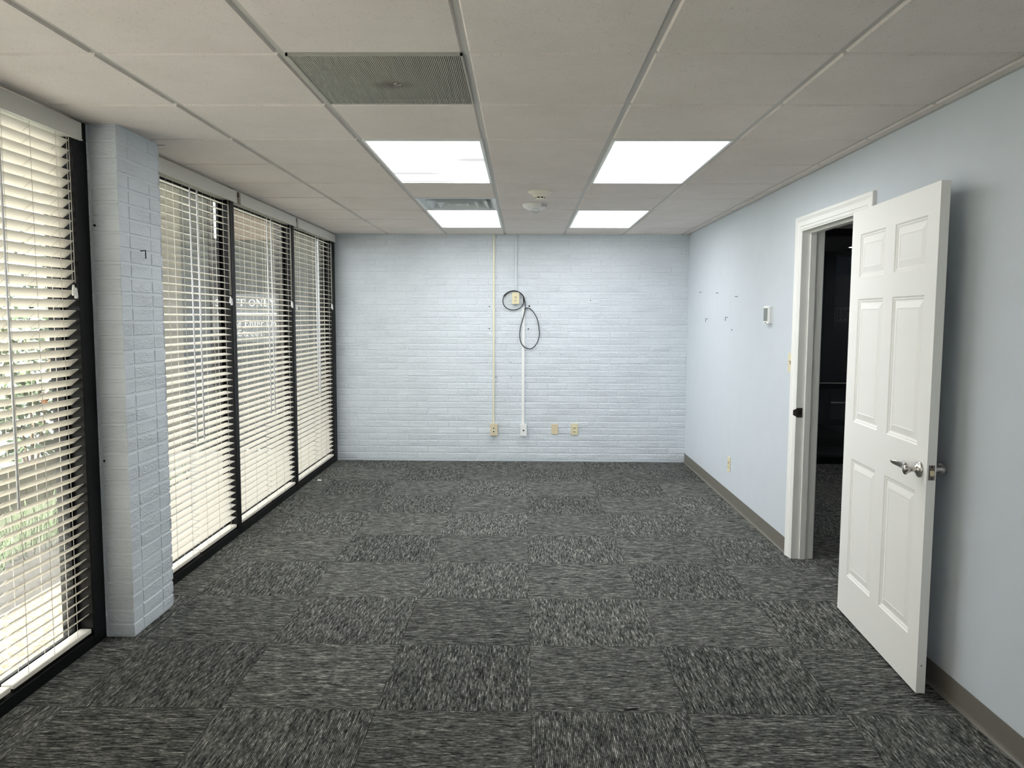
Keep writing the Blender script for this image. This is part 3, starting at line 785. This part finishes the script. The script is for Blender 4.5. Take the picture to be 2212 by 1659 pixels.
duplex(t, y, .547, .348, M['ivory'])

# black cable: coil on the outlet box, then a hanging loop
ccx, ccz = wx(1109.3), wz(649.2)
pts = []
for k in range(0, 74):
    a = math.radians(150-k*10); q = k/74
    rr = .104-.004*math.sin(k*.35)
    pts.append((ccx+rr*math.cos(a)+.004*math.sin(k*.17), F-.020-.006*math.sin(k*.21)-.006*(k % 36 > 18), ccz+rr*math.sin(a)+.004*math.cos(k*.23)))
end = [(1131, 640), (1134.5, 655), (1134.8, 666), (1132, 680), (1128, 694), (1124.5, 708), (1123.2, 722), (1124.5, 735), (1129, 744), (1136, 750), (1143.7, 752.4), (1151, 750.6), (1158, 744), (1163, 735), (1166, 722), (1165, 708), (1163, 695), (1159, 684), (1153, 674), (1146, 667), (1139, 665), (1132.5, 667.3)]
def catmull(P, n=6):
    out = []
    for i in range(len(P)-1):
        p0, p1, p2, p3 = [Vector(P[max(0, min(len(P)-1, i+k))]) for k in (-1, 0, 1, 2)]
        for j in range(n):
            u = j/n; out.append(.5*((2*p1)+(p2-p0)*u+(2*p0-5*p1+4*p2-p3)*u*u+(3*p1-p0-3*p2+p3)*u**3))
    return out+[Vector(P[-1])]
tail = [(wx(a), F-.02-.004*math.sin(i*.3), wz(b)) for i, (a, b) in enumerate(end)]
pts = pts[:73]
while pts and math.degrees(math.atan2(pts[-1][2]-ccz, pts[-1][0]-ccx)) % 360 > 60 and math.degrees(math.atan2(pts[-1][2]-ccz, pts[-1][0]-ccx)) % 360 < 345: pts.pop()
allp = catmull(pts+tail, 4)
t = thing('black_cable', 'black cable coiled on the ivory outlet with a loop hanging below', 'cable', (ccx, F-.02, ccz))
MB().tube(allp, .0047, 8).build('cable_run', M['cable'], t)
p0 = pts[0]; MB().tube([(p0[0]-.012, p0[1], p0[2]-.016), (p0[0]+.012, p0[1], p0[2]+.014)], [.009, .008], 10).build('connector', M['cable'], t)

# screws and nails left in the walls
def screw(px, pz, lab, r=.006):
    tag(MB().lathe([(r, 0), (r*.9, -.005), (r*.3, -.007)], (px, F-.0, pz), 'y', 10).build('wall_screw', M['metal_nail'], None, (px, F, pz)), lab, 'screw', 'screws left in the brick wall')
screw(-.352, 1.632, 'small screw left of the yellow raceway, highest there', .006)
screw(-.354, 1.402, 'small screw left of the yellow raceway, below the cable coil level', .006)
screw(.054, 1.400, 'small dark screw inside the hanging black cable loop', .007)
screw(.064, 1.638, 'small screw just above the hanging black cable loop', .009)
screw(-.124, 1.049, 'tiny dark fleck between the raceways, upper of two', .004)
screw(-.124, .893, 'tiny dark fleck between the raceways, lower of two', .004)
screw(-.282, .893, 'tiny dark screw just right of the yellow raceway, low', .005)
screw(.70, 1.70, 'small screw alone on the right part of the brick wall', .005)
def wnail(y, z, bent, lab):
    m = MB().tube([(XR+.004, y, z), (XR-.022, y+.0, z+.004)], .0022, 6)
    if bent: m.tube([(XR-.022, y, z+.004), (XR-.022, y, z-.026)], .0022, 6)
    tag(m.build('wall_nail', M['metal_nail'], None, (XR, y, z)), lab, 'nail', 'nails left in the right wall')
wnail(7.496, 1.765, 0, 'tiny nail high on the right wall, first from the brick wall')
wnail(6.839, 1.738, 0, 'tiny nail high on the right wall, second from the brick wall')
wnail(6.226, 1.69, 0, 'tiny nail high on the right wall, third from the brick wall')
wnail(7.197, 1.512, 1, 'bent nail on the right wall nearest the brick wall')
wnail(6.501, 1.524, 1, 'bent nail on the right wall, nearer the thermostat')
tag(MB().lathe([(.006, 0), (.005, -.003)], (XR, 6.373, 1.425), 'x', 10).build('wall_screw', M['hole'], None, (XR, 6.373, 1.425)), 'black screw dot under the bent nail on the right wall', 'screw')
m = MB().tube([(PX1+.004, 3.702, 1.826), (PX1+.028, 3.702, 1.829)], .0026, 6); m.tube([(PX1+.028, 3.702, 1.829), (PX1+.028, 3.704, 1.790)], .0026, 6)
tag(m.build('pillar_nail', M['metal_nail'], None, (PX1, 3.702, 1.82)), 'bent dark nail sticking out of the brick pillar', 'nail')
for q, (zz, lab) in enumerate(((1.925, 'black screw dot high on the shaded side of the brick pillar'), (.845, 'black screw dot low on the shaded side of the brick pillar'))):
    tag(MB().lathe([(.006, 0), (.005, -.003)], (-1.943, PY0-.003, zz), 'y', 10).build('pillar_screw', M['hole'], None, (-1.943, PY0, zz)), lab, 'screw')

# right wall devices
def rbox(mb, y0, y1, z0, z1, d0, d1): return mb.box(XR-d1, XR-d0, y0, y1, z0, z1)
t = thing('thermostat', 'white wall thermostat with grey screen left of the doorway', 'thermostat', (XR, 5.39, 1.54))
rbox(MB(), 5.335, 5.445, 1.478, 1.600, -.002, .012).build('back_plate', M['white_plastic'], t, bevel=.003)
rbox(MB(), 5.333, 5.443, 1.482, 1.604, .012, .034).build('body', M['white_plastic'], t, bevel=.006)
rbox(MB(), 5.345, 5.432, 1.500, 1.590, .034, .0348).build('screen', M['screen'], t)
rbox(MB(), 5.37, 5.41, 1.488, 1.494, .034, .0346).build('emblem', M['screen'], t)
t = thing('light_switch', 'ivory light switch plate partly behind the door casing', 'light switch', (XR, 4.95, 1.24))
rbox(MB(), 4.906, 4.985, 1.175, 1.300, 0, .006).build('cover_plate', M['ivory'], t, bevel=.002)
tg = rbox(MB(), 4.936, 4.946, 1.228, 1.25, .006, .008).build('toggle_slot', M['slot'], t)
MB().frustum([(XR-.006, 4.937, 1.231), (XR-.006, 4.945, 1.231), (XR-.006, 4.945, 1.247), (XR-.006, 4.937, 1.247)], [(XR-.018, 4.9375, 1.246), (XR-.018, 4.9445, 1.246), (XR-.018, 4.9445, 1.253), (XR-.018, 4.9375, 1.253)]).build('toggle', M['ivory'], t)
t = thing('wall_outlet', 'ivory duplex outlet low on the right wall before the doorway', 'outlet', (XR, 6.33, .317), 'outlets and jacks on walls')
rbox(MB(), 6.294, 6.367, .257, .377, 0, .007).build('cover_plate', M['ivory'], t, bevel=.002)
duplex(t, 6.33, 0, .317, M['ivory'], 'x', XR-.007)

# litter on the carpet
tag(MB().frustum([(-1.90, 7.02, .001), (-1.862, 7.03, .001), (-1.87, 7.06, .001), (-1.90, 7.05, .001)], [(-1.898, 7.022, .012), (-1.866, 7.032, .006), (-1.872, 7.056, .008), (-1.898, 7.048, .014)]).build('paper_scrap', M['paper'], None, (-1.88, 7.04, 0)), 'tiny white paper scrap on the carpet by the window sill', 'paper scrap')
tag(MB().tube(catmull([(.40, 2.885, .002), (.415, 2.882, .003), (.43, 2.89, .0025), (.455, 2.893, .002)], 4), .0022, 6).build('lint_thread', M['cable'], None, (.42, 2.885, 0)), 'short black thread lying on the carpet near the viewer', 'thread')

# ------------------------------------------------------------------ hall and lobby beyond the doorway
HX = 4.3
struct(MB().box(HX, HX+.1, 1.4, 8.1, -.1, 2.6).build('wall_hall', M['wall']), 'hall wall beyond the doorway', 'wall')
struct(MB().box(XR+.1, HX+.1, 1.3, 1.4, -.1, 2.6).build('wall_hall_end', M['wall']), 'near end wall of the hall', 'wall')
hc = MB().box(XR+.127, HX+.1, 1.3, 8.12, 2.44, 2.5)
struct(hc.build('ceiling_hall', M['tile']), 'dim hall ceiling beyond the doorway', 'ceiling')
hl = thing('hall_fill_light', 'added fill panel in the hall, out of sight beyond the doorway', 'ceiling light', (3.3, 6.0, 2.44))  # unseen lamp added to brighten the hall carpet and jamb
MB().box(3.0, 3.6, 5.4, 6.6, 2.43, 2.44).build('frame', M['lampframe'], hl); MB().box(3.02, 3.58, 5.42, 6.58, 2.426, 2.431).build('diffuser', M['hallfill'], hl)
SY = 8.1
t = thing('window_5', 'black framed glass storefront at the end of the hall', 'glass partition', (3.2, SY, 0), None, 'structure')
f = MB()
for a, b, c, d in ((1.84, HX, 0, .075), (1.84, HX, .795, .85), (1.84, HX, 2.375, 2.44), (1.84, 1.92, .075, 2.375), (HX-.05, HX, .075, 2.375), (2.86, 2.92, .075, 2.375)): f.box(a, b, SY-.05, SY+.05, c, d)
f.build('frame', M['black'], t)
MB().box(1.92, HX-.05, SY-.052, SY-.046, .85, .856).build('rail_glint', M['grid'], t)  # pale strip standing in for the reflection along the rail top
for a, b, c, d in ((1.92, 2.86, .075, .795), (2.92, HX-.05, .075, .795), (1.92, 2.86, .85, 2.375), (2.92, HX-.05, .85, 2.375)):
    MB().box(a, b, SY-.004, SY+.004, c, d).build('pane', M['darkglass'], t)
struct(MB().box(1.75, 7.2, SY+.06, 14.2, -.12, 0).build('floor_lobby', M['plank']), 'dark wood-look plank floor beyond the hall glass', 'floor')
struct(MB().box(1.75, 7.2, SY+.06, 14.3, 2.66, 2.75).build('ceiling_lobby', M['tile']), 'lobby ceiling beyond the hall glass', 'ceiling')
lw = MB().box(1.75, 1.86, SY+.06, 14.2, 0, 2.7); struct(lw.build('wall_lobby_left', M['darkwall']), 'dark lobby side wall', 'wall')
struct(MB().box(7.1, 7.2, 8.1, 14.2, 0, 2.7).build('wall_lobby_right', M['darkwall']), 'dark lobby far side wall', 'wall')
struct(MB().box(1.75, 7.2, 14.2, 14.3, 0, 2.7).build('wall_lobby_end', M['darkwall']), 'dark wall at the end of the lobby', 'wall')
struct(MB().box(HX, 7.2, 8.0, 8.1, 0, 2.7).build('wall_lobby_front', M['darkwall']), 'dark wall beside the hall storefront', 'wall')
L2 = 11.1
t = thing('window_6', 'second dark glass storefront deeper in the lobby with mirrored lobby lettering', 'glass partition', (4.3, L2, 0), None, 'structure')
f = MB()
for a, b, c, d in ((1.86, 7.1, 0, .08), (1.86, 7.1, 2.42, 2.47), (4.25, 4.41, .08, 2.42), (2.2, 2.3, .08, 2.42), (5.5, 5.66, .08, 2.42)): f.box(a, b, L2-.05, L2+.05, c, d)
f.build('frame', M['navy'], t)
for a, b in ((2.3, 4.25), (4.41, 5.5), (5.66, 7.1)): MB().box(a, b, L2-.004, L2+.004, .08, 2.42).build('pane', M['darkglass'], t)
for a, b, c, d in ((4.41, 5.5, 2.14, 2.40), (3.1, 4.06, 2.22, 2.40)): MB().box(a, b, L2-.008, L2-.005, c, d).build('frosted_film', M['frost'], t)
sg = MB().box(4.41, 5.2, L2-.008, L2-.005, 1.475, 1.685).build('sign_strip', M['signfilm'], t)
lt = MB(); lettering(lt, 'LOBBY', (4.735, L2-.009, 1.52), (-1, 0, 0), (0, 0, 1), .125, (0, -1, 0), .375/text_width('LOBBY', .125, 1))
lt.build('lettering', M['signink'], sg, fixn=False)
tl = thing('lobby_light', 'small bright lobby ceiling light seen through the doorway glass', 'ceiling light', (5.5, 12.2, 2.66))
MB().box(5.1, 5.9, 11.95, 12.45, 2.645, 2.66).build('frame', M['lampframe'], tl); MB().box(5.14, 5.86, 11.99, 12.41, 2.640, 2.646).build('diffuser', M['lobbylamp'], tl)

# ------------------------------------------------------------------ outside
G = -.06
M['palebounce'] = plain('pale_bounce_walk', lin(176, 172, 164), .9, noise=.06, nscale=14)
struct(MB().box(-4.6, -2.11, -8, 2.3, G-.2, G+.004).build('bounce_walk', M['palebounce']), 'added pale bounce slab outside the windows beside the viewer', 'path')  # unseen pale slab added to bounce daylight through the side windows
struct(MB().box(-2.75, -2.11, 2.3, 5.0, G-.2, G).build('pebble_path', M['pebble']), 'cream pebble path outside the windows', 'path')
struct(MB().box(-3.35, -2.75, 2.3, 6.4, G-.2, G-.015).build('mulch_bed', M['mulch']), 'dark mulch bed beside the pebble path', 'ground')
struct(MB().box(-4.6, -3.35, 2.3, 7.5, G-.2, G-.02).build('lawn', M['lawn']), 'grassy strip outside the near window', 'ground')
struct(MB().box(-40, -4.6, -20, 60, G-.3, G-.06).build('driveway', M['asphalt']), 'grey driveway beyond the planting', 'ground')
struct(MB().box(-4.6, -3.35, 7.5, 9.0, G-.2, G).box(-3.35, -2.75, 6.4, 9.0, G-.2, G).box(-2.75, -2.11, 5.0, 9.0, G-.2, G).build('entry_slab', M['concrete']), 'concrete slab outside the staff entrance', 'ground')
# grass clumps
gm = MB(); rnd = random.Random(11)
for i in range(900):
    x, y = rnd.uniform(-3.88, -3.2), rnd.uniform(3.2, 7.4)
    h = rnd.uniform(.08, .26); a = rnd.uniform(0, 2*PI); b = rnd.uniform(.03, .16); w = .004
    dx, dy = math.cos(a), math.sin(a); px, py = -dy*w, dx*w
    p = [(x, y, G-.02), (x+dx*b*.4, y+dy*b*.4, G+h*.65), (x+dx*b, y+dy*b, G+h*.9)]
    gm.add([(p[0][0]-px, p[0][1]-py, p[0][2]), (p[0][0]+px, p[0][1]+py, p[0][2]), (p[1][0]+px*.8, p[1][1]+py*.8, p[1][2]), (p[1][0]-px*.8, p[1][1]-py*.8, p[1][2]), p[2]], [(0, 1, 2, 3), (3, 2, 4)])
tag(gm.build('grass', M['grass'], fixn=False), 'long pale green grass blades behind the mulch bed', 'grass', None, 'stuff')
# low slatted barrier
t = thing('low_fence', 'low cream slatted fence behind the grass outside the near window', 'fence', (-4.1, 6.0, G))
y = 3.6
while y < 7.3:
    MB().box(-4.115, -4.095, y, y+.068, G, .30).build('picket', M['fence'], t); y += .082
MB().box(-4.135, -4.115, 3.6, 7.3, .06, .11).build('rail', M['asphalt'], t)
# shrubs
def shrub(x, y, r, h, mats, lab, n=520, seed=0, flower=False):
    rnd = random.Random(seed); t = thing('shrub', lab, 'shrub', (x, y, G-.05), 'garden shrubs outside the near window')
    for mi, m in enumerate(mats):
        f = MB()
        for i in range(n//len(mats)):
            a, e = rnd.uniform(0, 2*PI), math.acos(rnd.uniform(-.6, 1)); q = rnd.uniform(.55, 1)
            c = Vector((x+r*q*math.sin(e)*math.cos(a), y+r*q*math.sin(e)*math.sin(a), G+h*.5+h*.5*q*math.cos(e)))
            if c.z < G+.05: continue
            d = Vector((rnd.gauss(0, 1), rnd.gauss(0, 1), rnd.gauss(0, .7))).normalized(); s = d.cross(Vector((rnd.gauss(0, 1), rnd.gauss(0, 1), rnd.gauss(0, 1)))).normalized()
            L, W = rnd.uniform(.07, .15), rnd.uniform(.018, .036)
            f.add([c, c+d*L*.5+s*W, c+d*L, c+d*L*.5-s*W], [(0, 1, 2, 3)])
        f.build('foliage', M[m], t, fixn=False)
    st = MB()
    for k in range(5): st.tube([(x, y, G-.05), (x+rnd.uniform(-.5, .5)*r, y+rnd.uniform(-.5, .5)*r, G+h*.7)], [.014, .006], 6)
    st.build('stem', M['bark'], t)
    if flower:
        fl_ = MB()
        for k in range(7): a = k*2*PI/7; c = Vector((x+r*.55, y-r*.1, G+h*.78)); fl_.add([c, c+Vector((.02, math.cos(a+.3)*.05, math.sin(a+.3)*.05)), c+Vector((.03, math.cos(a)*.09, math.sin(a)*.09)), c+Vector((.02, math.cos(a-.3)*.05, math.sin(a-.3)*.05))], [(0, 1, 2, 3)])
        fl_.build('flower', M['orange'], t, fixn=False)
shrub(-5.7, 9.6, .8, 2.0, ['leafC', 'leafA'], 'tall dark green shrub outside the near window, closest to pillar', 800, 1)
shrub(-5.75, 7.55, .85, 2.0, ['leafB', 'leafA'], 'pale variegated shrub behind the low cream fence', 800, 2)
shrub(-5.6, 5.7, .8, 1.8, ['leafA', 'leafB'], 'mid green shrub at the left edge behind the near blind', 700, 3)
shrub(-4.55, 7.0, .27, 1.05, ['leafC', 'leafA'], 'small shrub with one orange flower behind the low fence', 260, 4, True)
shrub(-8.0, 13.5, 1.5, 3.2, ['leafA', 'leafC'], 'big green shrub across the driveway', 900, 5)
shrub(-9.0, 9.4, 1.5, 3.4, ['leafC', 'leafB'], 'big loose shrub across the driveway, further left', 900, 6)
# staff entrance wing outside the far windows
WY = 9.0
t = thing('exterior_wall', 'outside wing with dark glass staff entrance seen through the far windows', 'building', (-3.3, WY, 0), None, 'structure')
MB().box(-4.9, -3.98, WY, WY+.2, G-.2, 3.4).build('lap_wall', M['tan'], t)
MB().box(-3.98, -3.66, WY, WY+.2, G-.2, 3.4).build('clad_panel', M['lattice'], t)
MB().box(-3.66, -3.44, WY+.02, WY+.2, G-.2, 3.4).build('dark_side_panel', M['darkwood'], t)
MB().box(-2.90, -2.64, WY, WY+.2, G-.2, 3.4).build('dark_post', M['darkwood'], t)
MB().box(-2.64, -2.16, WY, WY+.2, G-.2, 3.4).build('pale_panel', M['lattice'], t)
MB().box(-3.44, -2.90, WY-.02, WY+.2, 2.40, 3.4).build('fascia', M['fascia'], t)
MB().box(-3.44, -2.90, WY+.05, WY+.06, G, 2.40).build('door_glass', M['lattice'], t)
MB().box(-3.585, -3.525, WY+.0, WY+.018, 2.42, 2.88).build('glow_strip', M['stripglow'], t)  # glowing strip put in for a bright patch on the panel
s = thing('staff_sign', 'white staff only lettering outside, seen between the blind slats', 'lettering', (-3.22, WY-.02, 1.6))
pn = MB().box(-3.62, -2.84, WY-.028, WY-.022, 1.22, 1.78).build('sign_pane', M['glass'], s)
for txt, x0, x1, z, h in (('STAFF ONLY', -3.585, -2.874, 1.637, .08), ('Please Enter On', -3.535, -2.864, 1.402, .074), ('th Street', -3.47, -3.03, 1.290, .07)):
    lt = MB(); spc = (x1-x0)/text_width(txt, h, 1); lettering(lt, txt, (x0, WY-.029, z), (1, 0, 0), (0, 0, 1), h, (0, -1, 0), spc); lt.build('lettering', M['letter'], s, fixn=False)
MB().box(-3.56, -2.862, WY-.031, WY-.029, 1.546, 1.560).build('rule_line', M['letter'], s)
struct(MB().box(-4.9, -2.2, 6.9, 9.2, 3.4, 3.55).build('shade_roof', M['roofing']), 'added roof shading the staff entrance', 'roof')  # unseen roof added to keep direct sun off the wing
# added shading canopy above; below, the roof of the building
struct(MB().box(-2.16, 7.3, REAR-.3, 8.9, 2.78, 2.95).build('roof', M['roofing']), 'flat roof over the rooms', 'roof')
struct(MB().box(-2.15, 1.75, 8.25, 8.4, -.1, 2.9).build('wall_exterior', M['lattice']), 'outer wall behind the brick wall', 'wall')

# ------------------------------------------------------------------ light
sun = bpy.data.lights.new('sun', 'SUN'); sun.energy = 22; sun.angle = .01; sun.color = (1, .95, .90)
so = bpy.data.objects.new('sun', sun); C.objects.link(so)
so.rotation_euler = Vector((-.01, .5, -.86)).to_track_quat('-Z', 'Y').to_euler()
w = bpy.data.worlds.new('world'); bpy.context.scene.world = w; w.use_nodes = True
nt = w.node_tree; bg = nt.nodes['Background']
sky = nt.nodes.new('ShaderNodeTexSky'); sky.sky_type = 'HOSEK_WILKIE'; sky.turbidity = 4; sky.ground_albedo = .4
sky.sun_direction = (.01, -.5, .86)
mx = nt.nodes.new('ShaderNodeMix'); mx.data_type = 'RGBA'; mx.inputs['Factor'].default_value = .75
nt.links.new(sky.outputs[0], mx.inputs[6]); mx.inputs[7].default_value = (1.0, .97, .96, 1)
nt.links.new(mx.outputs[2], bg.inputs[0]); bg.inputs[1].default_value = 4.8

# ------------------------------------------------------------------ camera
cam = bpy.data.cameras.new('camera'); cam.sensor_fit = 'HORIZONTAL'; cam.sensor_width = 36
cam.lens = 1667.04/2212*36; cam.clip_start = .05
co = bpy.data.objects.new('camera', cam); C.objects.link(co)
yaw, pitch, roll = .01406, .08565, .00424
fw = Vector((-math.sin(yaw)*math.cos(pitch), math.cos(yaw)*math.cos(pitch), -math.sin(pitch)))
rt0 = Vector((math.cos(yaw), math.sin(yaw), 0)); up0 = rt0.cross(fw)
rt = rt0*math.cos(roll)+up0*math.sin(roll); up = up0*math.cos(roll)-rt0*math.sin(roll)
m = Matrix((rt, up, -fw)).transposed().to_4x4(); m.translation = (0, 0, 1.51624)
co.matrix_world = m
sc = bpy.context.scene; sc.camera = co
sc.view_settings.view_transform = 'Standard'; sc.view_settings.look = 'None'; sc.view_settings.gamma = 1
sc.view_settings.exposure = 0.56; sc.view_settings.use_curve_mapping = False
sc.cycles.use_denoising = True; sc.cycles.use_adaptive_sampling = True; sc.cycles.adaptive_threshold = .02; sc.cycles.max_bounces = 10; sc.cycles.diffuse_bounces = 6; sc.cycles.transparent_max_bounces = 16
